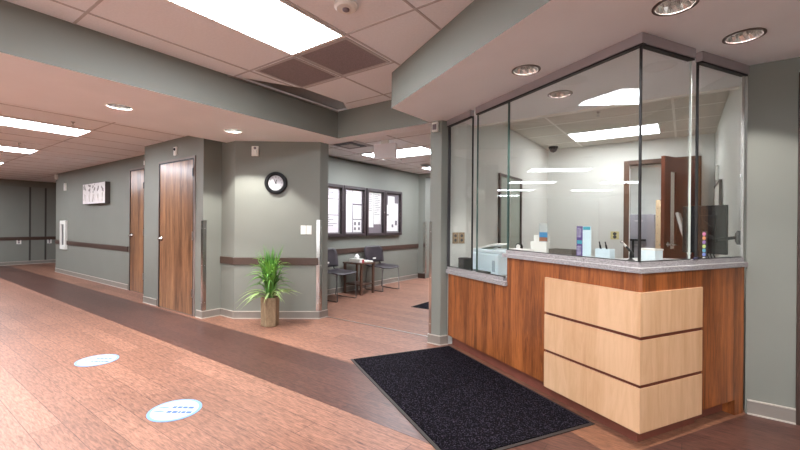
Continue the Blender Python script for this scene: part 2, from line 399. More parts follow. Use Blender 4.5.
rail('trim_7', [(-4.95, 3.69), (-4.95, 7.615)])
struct(MB().box(-4.95, -4.75, 7.604, 7.62, 0, .11).build('baseboard_waiting_end', FRAMEB))
for i, y in enumerate((3.03, 3.37)):
    struct(MB().box(-15.2, -15.19, y-.02, y+.02, .1, 2.2).build('trim_%d' % (8+i), mat('seam_grey', (70, 68, 62), .6)))
struct(MB().box(-15.22, -15.19, -3, 3.9, 2.2, 2.38).build('trim_10', mat('far_header_green', (120, 118, 108), .6)))

# ------------------------------------------------------------------ CEILING LIGHTS AND DOWNLIGHTS
def panel(x0, x1, y0, y1, z, label, m=PANEL, group=None):
    t = thing('ceiling_light', label, 'light', ((x0+x1)/2, (y0+y1)/2, z-.02), group)
    b = MB(); f = .018
    b.box(x0-f, x1+f, y0-f, y0, z-.012, z); b.box(x0-f, x1+f, y1, y1+f, z-.012, z); b.box(x0-f, x0, y0, y1, z-.012, z); b.box(x1, x1+f, y0, y1, z-.012, z)
    b.build('light_frame', WPLAST, t)
    MB().box(x0, x1, y0, y1, z-.008, z-.001).build('diffuser', m, t)
panel(-2.585, -2.035, .93, 2.088, ZM, 'large recessed light panel in the high tiled ceiling before the two brown vents')
g = 'added fill light panels in the lobby ceiling behind the camera'
for x, y in ((-2.585, -1.47), (-.185, -1.47), (1.6, -1.47)):  # out-of-view panels added as fill light for the lobby
    panel(x, x+.55, y, y+1.158, ZM, 'added fill light panel in the lobby ceiling behind the camera', group=g)
panel(1.2, 1.75, -.60, .5, ZM, 'added fill light panel in the lobby ceiling right of the camera')  # added out of view to brighten the maple on the short desk side
LH = ['nearest and longest light strip in the low tiled ceiling over the left hall', 'second light strip of the left hall, behind the nearest one', 'third light strip of the left hall, cut by the left picture edge',
      'fourth light strip of the left hall, out of sight to the left']
for i in range(4):
    x = -6.62-2.4*i; panel(x, x+.5, .60, 1.785, ZT, LH[i])
    if i < 3: panel(x, x+.5, -1.8, -.615, ZT, 'light strip over the left hall behind the camera, number %s from the lobby' % ('one', 'two', 'three')[i])
panel(-4.335, -3.165, 4.94, 5.50, ZT, 'large bright light panel over the waiting room behind the blank hanging sign')
panel(-4.335, -3.165, 6.78, 7.34, ZT, 'small distant light panel at the far end of the waiting room ceiling')
panel(-4.70, -4.2, 8.6, 9.8, ZT, 'light panel in the corridor past the waiting room'); panel(-4.70, -4.2, 10.4, 11.6, ZT, 'farthest light panel in the corridor past the waiting room')
panel(-1.30, -.27, 5.73, 6.31, ZO, 'light panel in the white office ceiling behind the glass', PANELO)
panel(-.8, .4, 7.6, 8.2, 2.5, 'light panel of the back room beyond the open red-brown door', PANEL)

def downlight(x, y, z, label, bright, group=None):
    t = thing('downlight', label, 'light', (x, y, z), group); R = rad((x, y)); n_ = 36 if bright else 28
    b = MB(); b.lathe([(R-.006, -.004), (R+.008, -.004), (R+.008, 0), (R-.006, .001)], (x, y, z), 36, closed=True)
    b.build('trim_ring', WPLAST if bright else mat('bronze_trim_ring', (96, 84, 80), .4, metal=.6), t, smooth=False)
    b = MB()
    prof = [(R-.006, 0), (R-.010, .03), (R-.02, .07), (.055, .11), (.053, .112)]
    b.lathe(prof, (x, y, z), n_)
    if not bright:                                    # fluted reflector
        b.bm.verts.ensure_lookup_table()
        for k, v_ in enumerate(b.bm.verts):
            if (k % n_) % 2 and k >= n_: v_.co.x = x + (v_.co.x-x)*.88; v_.co.y = y + (v_.co.y-y)*.88
    # drop the lower cap so that the can is open to the room
    b.bm.faces.ensure_lookup_table()
    bmesh.ops.delete(b.bm, geom=[f for f in b.bm.faces if len(f.verts) > 4 and abs(f.calc_center_median().z - z) < .004], context='FACES')
    b.build('reflector', CHROME, t, smooth=bright, keep=True)
    MB().lathe([(.001, .085), (.045, .088), (.05, .10), (.05, .108)], (x, y, z), 24).build('lamp', LAMPM if bright else LAMPD, t)
    if bright is not None:
        l = bpy.data.lights.new('downlight_beam', 'SPOT'); l.energy = 95 if bright else 44; l.color = (1, .99, .95) if bright else (1, .97, .94)
        l.spot_size = math.radians(102); l.spot_blend = .2; l.shadow_soft_size = .045
        lo = bpy.data.objects.new('downlight_beam', l); C.objects.link(lo); lo.location = (x, y, z+.072)
        lo.parent = t; lo.matrix_parent_inverse = WM[t.name].inverted()
downlight(*DL_LEFT[0], ZS, 'bright white downlight in the left soffit, farther from the clock', True)
downlight(*DL_LEFT[1], ZS, 'bright white downlight in the left soffit, nearer the clock', True)
for p in DL_LEFT[2:]: downlight(*p, ZS, 'bright downlight in the left soffit behind the camera', True, 'soffit downlights behind the camera')
downlight(*DL_DESK[0], ZD, 'chrome downlight at the top picture edge above the desk corner', False)
downlight(*DL_DESK[1], ZD, 'chrome downlight in the soffit right of the desk corner', False)
downlight(*DL_DESK[2], ZD, 'chrome downlight in front of the left glass header', False)
downlight(*DL_DESK[3], ZD, 'chrome downlight right of the desk out of the frame', False)
downlight(*DL_DESK_IN[0], ZD, 'chrome downlight seen through the glass above the counter', False)

# ceiling fittings
for (x0, x1, y0, y1, lab) in ((-2.585, -2.035, 2.135, 2.675, 'brown mesh ceiling vent touching the end of the big light panel, right of two'),
                              (-3.15, -2.63, 2.135, 2.675, 'brown mesh ceiling vent by the dark gap, left of two')):
    t = thing('ceiling_vent', lab, 'vent', (x0, y0, ZM))
    b = MB(); f = .02
    b.box(x0, x1, y0, y0+f, ZM-.006, ZM); b.box(x0, x1, y1-f, y1, ZM-.006, ZM); b.box(x0, x0+f, y0+f, y1-f, ZM-.006, ZM); b.box(x1-f, x1, y0+f, y1-f, ZM-.006, ZM)
    b.build('vent_frame', GRID, t); MB().box(x0+f, x1-f, y0+f, y1-f, ZM-.003, ZM).build('vent_mesh', VENT, t)
t = thing('smoke_detector', 'round pale smoke detector in the high ceiling beside the big light panel', 'smoke detector', (-1.74, 1.823, ZM))
MB().lathe([(.075, 0), (.075, -.014), (.062, -.026), (.058, -.027)], (-1.74, 1.823, ZM), 28).build('detector_base', WPLAST, t, smooth=False)
MB().lathe([(.022, -.026), (.022, -.034), (.014, -.040), (.001, -.041)], (-1.74, 1.823, ZM), 20).build('sensor', GREYP, t)
def sprinkler(x, y, z, lab):
    t = thing('ceiling_sprinkler', lab, 'sprinkler', (x, y, z)); S = Matrix.Translation((x, y, z)) @ Matrix.Scale(.75, 4) @ Matrix.Translation((-x, -y, -z))
    MB(S).lathe([(.03, 0), (.028, -.006), (.012, -.012), (.01, -.03)], (x, y, z), 16).build('escutcheon', CHROME, t)
    b = MB(S); b.tube([(x-.012, y, z-.028), (x-.014, y, z-.045), (x, y, z-.058)], .003, 6); b.tube([(x+.012, y, z-.028), (x+.014, y, z-.045), (x, y, z-.058)], .003, 6)
    b.lathe([(.022, -.058), (.022, -.062)], (x, y, z), 14); b.build('deflector', BRUSH, t)
sprinkler(-5.778, 1.519, ZT, 'small sprinkler head beside the nearest light strip of the left hall')
sprinkler(-8.006, 1.469, ZT, 'small sprinkler head beside the second light strip of the left hall')
sprinkler(-.78, 4.824, ZO, 'small sprinkler head in the office ceiling behind the glass')
sprinkler(-4.12, 5.76, ZT, 'small dark sprinkler head behind the waiting room light panel')
t = thing('security_camera', 'black dome camera at the far left corner of the office ceiling', 'camera', (-1.70, 6.55, ZO))
MB().lathe([(.07, 0), (.07, -.03)], (-1.70, 6.55, ZO), 20).build('mount', BLACK, t)
MB().lathe([(.06, -.03), (.055, -.055), (.04, -.08), (.001, -.095)], (-1.70, 6.55, ZO), 20).build('dome', DARKG, t, smooth=True)
t = thing('ceiling_diffuser', 'dark square air diffuser in the waiting room ceiling left of the hanging sign', 'vent', (-3.95, 4.25, ZT))
for k, (a, m) in enumerate(((.24, GRID), (.17, DGREY), (.10, GRID))):
    b = MB(); z0 = ZT-.012-.01*k
    b.prism([(-3.95-a, 4.25-a), (-3.95+a, 4.25-a), (-3.95+a, 4.25+a), (-3.95-a, 4.25+a)], z0, ZT-.001 if k == 0 else z0+.008); b.build('louvre', m, t)
t = thing('ceiling_speaker', 'small dark round speaker in the waiting room ceiling before the distant light', 'speaker', (-4.05, 6.5, ZT))
MB().lathe([(.12, 0), (.12, -.01), (.1, -.014)], (-4.05, 6.5, ZT), 20).build('speaker_ring', GRID, t); MB().lathe([(.1, -.013), (.09, -.02), (.001, -.022)], (-4.05, 6.5, ZT), 20).build('grille', DGREY, t)
# blank hanging sign (seen from behind)
F = frame((-3.50, 4.26), 80)
t = thing('hanging_sign', 'blank pale sign box hanging from the waiting room ceiling', 'sign', (-3.3, 4.28, 2.2))
MB(F).box(0, .335, -.03, .03, 2.12, 2.32).build('sign_box', mat('sign_housing', (240, 234, 236), .5), t, bevel=.006)
MB(F).box(.12, .215, -.03, .03, 2.32, ZT-.001).build('canopy', WPLAST, t)

# ------------------------------------------------------------------ DOORS
def lever(b, M, x, z, s=1):
    b.M = M
    b.lathe([(.036, 0), (.036, -.012), (.014, -.016), (.013, -.05)], (x, 0, z), 20, 'y')
    b.tube([(x, .048, z), (x+s*.04, .054, z), (x+s*.13, .052, z-.004)], .012, 8)
def door(name, M, w, h, hinge_z, lever_x, ls, label, frame_w=.042):
    """M: x along the wall, y out to the room"""
    t = struct(MB(M).box(-frame_w, w+frame_w, -.04, .0015, 0, .001).build(name, FRAMEB))   # sill strip carries the assembly
    f = MB(M); f.box(-frame_w, 0, -.04, .014, 0, h+frame_w); f.box(w, w+frame_w, -.04, .014, 0, h+frame_w); f.box(0, w, -.04, .014, h, h+frame_w)
    f.build('door_frame', FRAMEG if name != 'door_3' else FRAMEB, t, bevel=.003)
    f = MB(M); f.box(-.012, 0, -.04, .016, 0, h); f.box(w, w+.012, -.04, .016, 0, h); f.box(-.012, w+.012, -.04, .0165, h, h+.012); f.build('door_stop', DARKG, t)
    MB(M).box(.004, w-.004, -.03, .008, .012, h-.004).build('door_leaf', WOODD, t, bevel=.002)
    b = MB(); lever(b, frame_shift(M, .008), lever_x, .99, ls); b.build('lever_handle', CHROME, t, smooth=True)
    for z in hinge_z:
        x = w-.006 if lever_x < w/2 else -.006
        MB(M).box(x, x+.02, .008, .024, z-.055, z+.055).build('hinge', BRUSH if z < 1.6 else DGREY, t)
    return t
def frame_shift(M, dy): return M @ Matrix.Translation((0, dy, 0))
Md = frame((-6.165, 2.635), 90, -1)          # door wall: along +X, out = -Y
door('door_1', Md, .955, 2.055, (.30, 1.05, 1.88), .075, 1, '')
Mp = frame((-8.045, 2.95), 90, -1)
door('door_2', Mp, .56, 2.13, (.30, 1.05, 1.85), .07, 1, '')
Mr = frame((.625, 3.436), 90, -1)
d3 = door('door_3', Mr, .88, 2.13, (.3, 1.05, 1.85), .80, -1, '', .052)
# office doorway frame and the open leaf
f = MB(); f.box(DX0-.07, DX0, 6.755, 6.93, 0, DZ+.06); f.box(DX1, DX1+.05, 6.755, 6.93, 0, DZ+.06); f.box(DX0, DX1, 6.755, 6.93, DZ, DZ+.06)
dfr = struct(f.build('door_4', wood('frame_brown_wood', (84, 58, 42), (112, 82, 62), (20, 20, 3)), bevel=.003))
az = math.degrees(math.atan2(-.21-.125, 6.06-6.76))
Ml = frame((.125, 6.76), az, 1)
LW = .80
b = MB(Ml); b.box(0, .53, -.022, .022, .01, 2.12); b.box(.66, LW, -.022, .022, .01, 2.12); b.box(.53, .66, -.022, .022, .01, .93); b.box(.53, .66, -.022, .022, 1.93, 2.12)
leaf = b.build('door_leaf', REDW, dfr)
leaf['label'] = 'open red-brown leaf with a tall narrow glass lite'
b = MB(Ml); b.box(.535, .655, -.003, .003, .935, 1.925); b.build('lite', mat('lite_reflection_white', (250, 246, 240), .3), leaf)  # opaque pane, the light reflected in the lite is put into its colour
b = MB(); lever(b, Ml @ Matrix.Translation((0, .022, 0)), LW-.07, .99, -1); b.M = Ml @ Matrix.Translation((0, -.022, 0)) @ Matrix.Scale(-1, 4, Vector((0, 1, 0)))
b.lathe([(.030, 0), (.030, -.010), (.012, -.014), (.011, -.05)], (LW-.07, 0, .99), 20, 'y'); b.tube([(LW-.07, .048, .99), (LW-.19, .052, .988)], .0095, 8)
b.build('lever_handle', CHROME, leaf, smooth=True)
MB(Ml).box(.05, .32, -.05, -.022, 2.04, 2.10).build('door_closer', BRUSH, leaf)

# interior window in the left office wall
t = MB(); y0, y1, z0, z1 = 4.68, 5.40, .86, 1.83
t.box(-1.85, -1.825, y0-.04, y0, z0, z1+.03); t.box(-1.85, -1.825, y1, y1+.05, z0, z1+.03); t.box(-1.85, -1.825, y0, y1, z1, z1+.03); t.box(-1.85, -1.825, y0-.04, y1+.05, z0-.03, z0)
t.mi = 1; t.box(-1.826, -1.822, y0-.04, y1+.05, z1+.03, z1+.045)
win = struct(t.build('window_1', [FRAMEB, WPLAST])); win['kind'] = 'structure'
MB().box(-1.849, -1.838, y0, y1, z0, z1).build('pane', mat('green_tinted_pane', (160, 170, 156), .12), win)
MB().box(-1.838, -1.83, y0+.30, y0+.33, z0, z1).build('mullion', mat('pale_mullion', (196, 196, 186), .4), win)

# ------------------------------------------------------------------ CORNER GUARDS
def guard(name, c, a1, a2, z0, z1, lab, w=.042):
    b = MB(); t = .003
    for az in (a1, a2):
        d = Vector((math.sin(math.radians(az)), math.cos(math.radians(az))))
        oth = a2 if az == a1 else a1
        n = Vector((math.sin(math.radians(oth)), math.cos(math.radians(oth)))); n = -(n - d*n.dot(d)).normalized()
        p = Vector(c)
        b.prism([p + n*.001 - d*t, p+d*w+n*.001, p+d*w+n*(.001+t), p+n*(.001+t) - d*t], z0, z1)
    t_ = thing(name, lab, 'corner guard', (c[0], c[1], z0))
    b.build('guard_plate', CHROME, t_)
    for az in (a1, a2):
        d = Vector((math.sin(math.radians(az)), math.cos(math.radians(az)))); oth = a2 if az == a1 else a1
        n = Vector((math.sin(math.radians(oth)), math.cos(math.radians(oth)))); n = -(n - d*n.dot(d)).normalized()
        for k in range(3):
            p = Vector(c) + d*w*.5 + n*.004; MB().lathe([(.006, -.002), (.005, .002)], (p.x, p.y, z0+.1+k*(z1-z0-.2)/2), 10, 'z').build('screw', BRUSH, t_)
guard('corner_guard', CR, 232.5, 0, .10, 1.27, 'tall polished steel corner guard at the post right of the plant')
guard('corner_guard', (-4.975, 2.635), 270, 0, .10, 1.25, 'polished steel corner guard at the wall end right of the wooden door')
guard('corner_guard', (-2.13, 3.5), 90, 0, .10, 1.25, 'steel corner guard on the column left of the reception desk', .026)
guard('corner_guard', (-4.76, 7.62), 270, 0, .11, 1.28, 'distant corner guard at the far end of the waiting room', .05)

# ------------------------------------------------------------------ WALL FITTINGS
Mc = frame(CL, 52.5, -1)                      # clock wall: x from its left end, y out to the lobby
Fd = frame((-6.70, 2.635), 90, -1); Fp = frame((-12.44, 2.95), 90, -1)
Fw = frame((-4.95, 3.68), 0, -1)              # waiting wall: x = +Y, out = +X
def along(M, world): return (M.inverted() @ Vector((world[0], world[1], 0))).x
cx = along(Mc, (-4.242, 3.187)); cz = 1.737
t = thing('wall_clock', 'round black wall clock with a white face above the plant', 'clock', (-4.242, 3.187, cz))
MB(Mc).lathe([(.142, 0), (.142, -.030), (.135, -.040), (.110, -.044), (.096, -.032), (.096, -.016), (.08, -.016)], (cx, 0, cz), 48, 'y').build('rim', BLACK, t, smooth=False)
MB(Mc).lathe([(.0965, -.0165), (.0965, -.020)], (cx, 0, cz), 48, 'y').build('dial', mat('dial_offwhite', (196, 194, 198), .6), t)
for k in range(12):
    b = MB(Mc); a = k*math.pi/6; r0, r1 = (.068, .082)
    dx, dz = math.sin(a), math.cos(a); w = .005 if k % 3 else .008
    b.tube([(cx+dx*r0, .0215, cz+dz*r0), (cx+dx*r1, .0215, cz+dz*r1)], w*.5, 6); b.build('hour_mark', BLACK, t)
b = MB(Mc); b.tube([(cx+.006, .024, cz-.014), (cx-.026, .024, cz+.052)], .003, 6); b.tube([(cx-.004, .026, cz-.010), (cx+.012, .026, cz+.04)], .0036, 6); b.lathe([(.007, -.02), (.007, -.028)], (cx, 0, cz), 14, 'y')
b.build('hands', BLACK, t)
def plate(M, x, z, w, h, name, label, cat, m=WPLAST, extra=None, n=1, d=.007, group=None):
    p = M @ Vector((x, 0, z)); t = thing(name, label, cat, p, group)
    for k in range(n):
        xo = x + (k-(n-1)/2)*(w+.006)
        MB(M).box(xo-w/2, xo+w/2, 0.0005, d, z-h/2, z+h/2).build('cover_plate', m, t, bevel=.0015)
        if extra == 'rocker': MB(M).box(xo-w*.22, xo+w*.22, d, d+.004, z-h*.28, z+h*.28).build('rocker', WPLAST, t)
        if extra == 'outlet':
            for s in (-1, 1):
                b = MB(M); b.lathe([(w*.22, -d), (w*.2, -d-.002)], (xo, 0, z+s*h*.2), 14, 'y'); b.build('socket', DGREY if m is not WPLAST else GREYP, t)
        if extra == 'dot':
            b = MB(M); b.lathe([(w*.28, -d), (w*.2, -d-.012), (.001, -d-.014)], (xo, 0, z+h*.2), 14, 'y'); b.build('sensor', BLACK, t)
            b = MB(M); b.box(xo-w*.28, xo+w*.28, d, d+.006, z-h*.36, z-h*.06); b.build('lens', WPAPER, t)
        if extra == 'strobe':
            b = MB(M); b.box(xo-w*.3, xo+w*.3, d, d+.02, z-h*.4, z+h*.1); b.build('strobe_lens', WPLAST, t)
            b = MB(M); b.lathe([(w*.2, -d), (w*.16, -d-.008)], (xo, 0, z+h*.3), 12, 'y'); b.build('horn', GREYP, t)
    return t
plate(Mc, along(Mc, (-3.935, 3.42)), 1.14, .066, .115, 'light_switch', 'pair of white light switches on the wall right of the clock', 'light switch', extra='rocker', n=2)
plate(Mc, along(Mc, (-4.452, 3.027)), 2.14, .085, .125, 'alarm_strobe', 'white alarm box near the soffit above and left of the clock', 'alarm', extra='strobe', d=.03)
plate(Fd, along(Fd, (-5.70, 0)), 2.205, .075, .115, 'door_sensor', 'small white plate with a black dot above the nearer wooden door', 'sensor', extra='dot', d=.02)
plate(Fp, along(Fp, (-12.33, 0)), 2.30, .10, .12, 'wall_sensor', 'small white box at the ceiling by the far left wall corner', 'sensor', d=.05)
plate(Fp, along(Fp, (-11.69, 0)), 2.03, .10, .17, 'thermostat', 'small white wall box above the tall narrow cabinet', 'thermostat', d=.03)
plate(Fp, along(Fp, (-7.35, 0)), 2.24, .12, .14, 'fire_alarm', 'small red alarm above the farther wooden door', 'alarm', m=mat('red_plastic', (170, 44, 40), .4), extra='strobe', d=.04)
Ff = frame((-15.2, 0), 0, -1)
plate(Ff, 2.80, .645, .10, .13, 'wall_outlet', 'white outlet under the rail on the far left wall, left one', 'outlet', extra='outlet')
plate(Ff, 3.46, .645, .10, .13, 'wall_outlet', 'white outlet under the rail on the far left wall, right one', 'outlet', extra='outlet')
Fo = frame((-2.0, 3.5), 30, -1)
plate(Fo, along(Fo, (-1.93, 3.62))+.07, 1.085, .07, .115, 'wall_outlet', 'beige double plate on the wall behind the leftmost glass pane', 'outlet', m=TAN, extra='outlet', n=2)
Fol = frame((-1.85, 3.76), 0, -1)
plate(Fol, .10, 1.19, .07, .115, 'light_switch', 'single white switch on the office wall behind the leftmost glass pane', 'light switch', extra='rocker')
Fob = frame((-1.85, 6.78), 90, -1)
plate(Fob, 1.0, 1.08, .115, .12, 'wall_outlet', 'yellowish outlet on the white office wall left of the brown door frame', 'outlet', m=mat('ivory_plate', (216, 206, 150), .5), extra='outlet')
Foc = frame((.33, 6.78), 180, -1)
plate(Foc, .72, 1.87, .11, .17, 'thermostat', 'small white thermostat on the right office wall above the framed picture', 'thermostat', d=.025)
# alarm box on the column
t = thing('wall_speaker', 'small white box high on the column left of the glass', 'speaker', (-2.06, 3.5, 2.2))
MB().box(-2.10, -2.03, 3.465, 3.4995, 2.165, 2.262).build('housing', WPLAST, t, bevel=.004); MB().box(-2.087, -2.043, 3.461, 3.465, 2.185, 2.24).build('grille', GREYP, t)
# tall narrow cabinet
t = thing('extinguisher_cabinet', 'tall narrow white cabinet with a dark slot on the far wall', 'cabinet', (-11.74, 2.95, .58))
x0 = along(Fp, (-11.93, 0)); x1 = along(Fp, (-11.55, 0)); b = MB(Fp)
b.box(x0, x0+.10, .0005, .05, .58, 1.245); b.box(x1-.10, x1, .0005, .05, .58, 1.245); b.box(x0+.1, x1-.1, .0005, .05, .58, .68); b.box(x0+.1, x1-.1, .0005, .05, 1.16, 1.245)
b.build('cabinet_frame', WPLAST, t, bevel=.004); MB(Fp).box(x0+.1, x1-.1, .0005, .03, .68, 1.16).build('door_glass', DGREY, t)
# canvas picture on the hall wall
x0 = along(Fp, (-10.235, 0)); x1 = along(Fp, (-9.01, 0))
t = thing('canvas_picture', 'wide pale canvas print with dark figures on the left hall wall', 'picture', (-9.9, 2.95, 1.8))
MB(Fp).box(x0, x1, .0005, .085, 1.585, 2.0).build('canvas_box', mat('canvas_edge', (84, 76, 72), .7), t)
MB(Fp).box(x0+.005, x1-.005, .0855, .088, 1.59, 1.995).build('print', mat('print_ground', (232, 228, 226), .8, noise=(6, .08)), t)
b = MB(Fp); b2 = MB(Fp); rr = random.Random(3)
for k in range(5):
    xx = x0+.12+k*.25
    for j in range(7):
        px = xx+rr.uniform(-.07, .07); pz = 1.90+rr.uniform(-.09, .07)
        b.lathe([(rr.uniform(.014, .03), -.088), (.001, -.0895)], (px, 0, pz), 10, 'y')
    for j in range(3): b2.tube([(xx+rr.uniform(-.06, .06), .089, 1.62+rr.uniform(0, .04)), (xx+rr.uniform(-.06, .06), .089, 1.76+rr.uniform(0, .06))], .006, 6)
b.build('blossoms', mat('print_dark', (140, 132, 130), .8), t); b2.build('stems', mat('print_grey', (190, 182, 176), .8), t)

# notice boards on the waiting wall: two cabinets of two doors
def notice(y0, y1, ym, lab, left):
    X = lambda y: y-3.68
    t = thing('notice_board', lab, 'notice board', (-4.95, (y0+y1)/2, 1.0))
    za, zb = 1.0, 1.905; D = .07; f = .05
    b = MB(Fw); b.box(X(y0), X(y1), .0005, .012, za, zb); b.build('backing', GREYP, t)
    b = MB(Fw)
    for (a, c) in ((y0, ym), (ym, y1)):
        b.box(X(a)+.003, X(a)+f, .01, D, za, zb); b.box(X(c)-f, X(c)-.003, .01, D, za, zb); b.box(X(a)+f, X(c)-f, .01, D, za, za+f); b.box(X(a)+f, X(c)-f, .01, D, zb-f, zb)
    b.build('door_frame', mat('board_frame_brown', (54, 42, 44), .4), t, bevel=.003)
    b = MB(Fw); b.lathe([(.012, -D), (.012, -D-.01)], (X(ym)-.03, 0, 1.46), 12, 'y'); b.build('lock', CHROME, t)
    for (a, c) in ((y0, ym), (ym, y1)): MB(Fw).box(X(a)+f, X(c)-f, .05, .054, za+f, zb-f).build('glass_door', GLASSB, t)
    return t
XB = lambda y: y-3.68
def sheet(y0, y1, z0, z1, lab, m=PINKP, marks=0, dark=None):
    o = thing('notice_sheet', lab, 'paper', (-4.94, (y0+y1)/2, z0))
    MB(Fw).box(XB(y0), XB(y1), .013, .0145, z0, z1).build('paper', m, o)
    if marks or dark:
        b = MB(Fw); r = random.Random(int(y0*100))
        for k in range(marks):
            z = z1-.04-k*.035
            if z < z0+.02: break
            b.box(XB(y0)+.02, XB(y0)+.02+(y1-y0-.05)*r.uniform(.5, 1), .0146, .0152, z-.004, z+.004)
        if dark:
            for (a, c, d, e) in dark: b.box(XB(a), XB(c), .0146, .0156, d, e)
        b.build('print', mat('print_ink', (120, 112, 118), .8), o)
notice(4.45, 5.71, 5.11, 'dark framed notice board nearer the post, left of the joined pair', 1)
notice(5.735, 6.885, 6.30, 'dark framed notice board farther from the post, right of the joined pair', 0)
# sheets pinned inside the boards
sheet(4.58, 5.02, 1.66, 1.84, 'top white sheet in the leftmost pane of the notice boards', marks=3)
sheet(4.58, 5.02, 1.38, 1.65, 'middle white sheet in the leftmost pane of the notice boards')
sheet(4.58, 5.02, 1.07, 1.37, 'bottom white sheet in the leftmost pane of the notice boards', marks=5)
sheet(5.18, 5.38, 1.07, 1.84, 'narrow pale sheet in the second pane of the notice boards', marks=2)
sheet(5.39, 5.63, 1.60, 1.84, 'pale sheet above the dark bordered poster in the notice boards')
sheet(5.385, 5.63, 1.07, 1.585, 'dark bordered poster in the second pane of the notice boards', WPAPER, dark=[(5.385, 5.63, 1.57, 1.585), (5.385, 5.40, 1.07, 1.585), (5.385, 5.63, 1.30, 1.315), (5.43, 5.48, 1.2, 1.26), (5.54, 5.59, 1.2, 1.26), (5.43, 5.48, 1.11, 1.16), (5.54, 5.59, 1.11, 1.16)])
sheet(5.83, 5.99, 1.16, 1.84, 'long white sheet at the left of the third pane of the notice boards', WPAPER, 10)
sheet(6.00, 6.22, 1.22, 1.84, 'long white sheet at the right of the third pane of the notice boards', WPAPER, 12)
sheet(6.38, 6.80, 1.08, 1.80, 'large white sheet with dark blotches in the rightmost notice pane', WPAPER, 0, [(6.38, 6.45, 1.62, 1.80), (6.68, 6.80, 1.66, 1.80), (6.40, 6.48, 1.40, 1.43), (6.58, 6.64, 1.16, 1.22), (6.70, 6.77, 1.2, 1.3)])

# picture on the right office wall
t = thing('framed_picture', 'dark framed picture on the right office wall above the monitor', 'picture', (.29, 5.75, 1.5))
MB(Foc).box(.40, 1.36, .0005, .025, 1.40, 1.73).build('picture_frame', FRAMEB, t); MB(Foc).box(.44, 1.32, .025, .028, 1.44, 1.69).build('print', mat('pale_print', (200, 196, 188), .7, noise=(8, .1)), t)

# ------------------------------------------------------------------ FLOOR STICKERS, MATS
def sticker(x, y, rot, lab, r=.158):
    M = Matrix.Translation((x, y, 0)) @ Matrix.Rotation(rot, 4, 'Z')
    t = thing('floor_sticker', lab, 'floor sticker', (x, y, .001))
    MB(M).lathe([(r, .0009), (r, .0024), (.001, .0024)], (0, 0, 0), 48).build('sticker_ring', mat('sticker_pale_blue', (112, 154, 200), .35), t)
    MB(M).lathe([(r*.88, .0024), (r*.88, .0029), (.001, .0029)], (0, 0, 0), 48).build('sticker_face', mat('sticker_white', (178, 190, 196), .35), t)
    b = MB(M); rr = random.Random(5)
    for row, yy in enumerate((.035, -.03)):
        x_ = -.035
        while x_ < .105:
            w_ = rr.uniform(.014, .034); b.box(x_, x_+w_, yy-.013, yy+.013, .0029, .0033); x_ += w_+.007
    b.build('lettering', mat('sticker_blue', (52, 92, 176), .4), t)
    b = MB(M)
    for s in (-1, 1):
        c = (-.092, s*.026)
        out = [(c[0]+.038*math.cos(a)*(1 if math.cos(a) > 0 else .9), c[1]+(.013 if math.cos(a) > -.2 else .009)*math.sin(a)) for a in [k*math.pi/8 for k in range(16)]]
        b.prism(out, .0029, .0033)
    b.build('shoe_prints', mat('sticker_grey_blue', (108, 140, 160), .4), t)
sticker(-4.195, 1.285, math.radians(34), 'round white floor sticker farther left, smaller in the photo')
sticker(-2.68, 1.243, math.radians(34), 'round white floor sticker with blue lettering nearest the camera')
def fmat(name, M, x0, x1, y0, y1, lab):
    t = thing(name, lab, 'mat', M @ Vector((x0, y0, 0)))
    MB(M).box(x0, x1, y0, y1, .001, .006).build('rubber_border', RUBBER, t)
    b = MB(M); b.box(x0+.022, x1-.022, y0+.022, y1-.022, .0055, .011); b.build('carpet', MAT_, t)
Mm = frame((-1.888, 3.549), 120.6, 1)   # far corner by the column, x towards the camera right along the desk
fmat('door_mat', DESK, .285, 1.985, -1.02, .012, 'large black speckled carpet mat in front of the reception desk')
fmat('door_mat', Matrix(), -3.27, -2.3, 4.86, 6.2, 'small dark mat on the waiting room floor beyond the column')

# ------------------------------------------------------------------ RECEPTION DESK
desk = thing('reception_desk', 'reception desk with cherry laminate, maple panels and a grey speckled counter', 'reception desk', (*M0, 0))
U1 = 1.125; U2 = 2.035
MB(DESK).prism([(.02, .02), (U1, .02), (U1, .44), (.45, .44), (.45, .79), (.006, 1.0485), (.006, .03)], .10, .961).build('cabinet', WOODC, desk)
MB(DESK).prism([(U1+.001, .02), (U2-.005, .02), (U2-.005, .44), (U1+.001, .44)], .10, .73).build('low_cabinet', WOODC, desk)
MB(DESK).prism([(.05, .06), (U2-.01, .07), (U2-.01, .40), (.42, .40), (.42, .76), (.075, .97), (.075, .60), (.05, .60)], .0012, .10).build('toe_kick', mat('toe_kick_brown', (124, 70, 56), .45, noise=(10, .1)), desk)
MB(DESK).prism([(.075, .95), (.075, 1.006), (.006, 1.0485), (.006, .95)], .0012, .10).build('end_panel', WOODC, desk)
for (a, c) in ((.085, .330), (.350, .594), (.614, .855)):
    p = MB(DESK).box(.0125, .696, 0, .02, a, c).build('front_panel', MAPLE, desk); p['label'] = 'pale maple panel of the long front'
    p = MB(DESK).box(-.006, .012, 0, .571, a, c).build('side_panel', MAPLE, desk); p['label'] = 'pale maple panel of the short side'
b = MB(DESK)
for (a, c) in ((.330, .350), (.594, .614)): b.box(0, .69, .012, .02, a, c); b.box(0, .006, .012, .57, a, c)
b.build('reveal_strip', mat('reveal_dark_red', (96, 42, 26), .5), desk)
MB(DESK).prism([(-.012, -.008), (1.155, -.008), (1.155, .47), (.48, .47), (.48, .772), (-.012, 1.0575)], .961, .992).build('countertop', COUNTER, desk, bevel=.003)
MB(DESK).prism([(1.117, -.008), (U2-.001, -.008), (U2-.001, .47), (1.156, .47)], .73, .768).build('low_countertop', COUNTER, desk, bevel=.003)
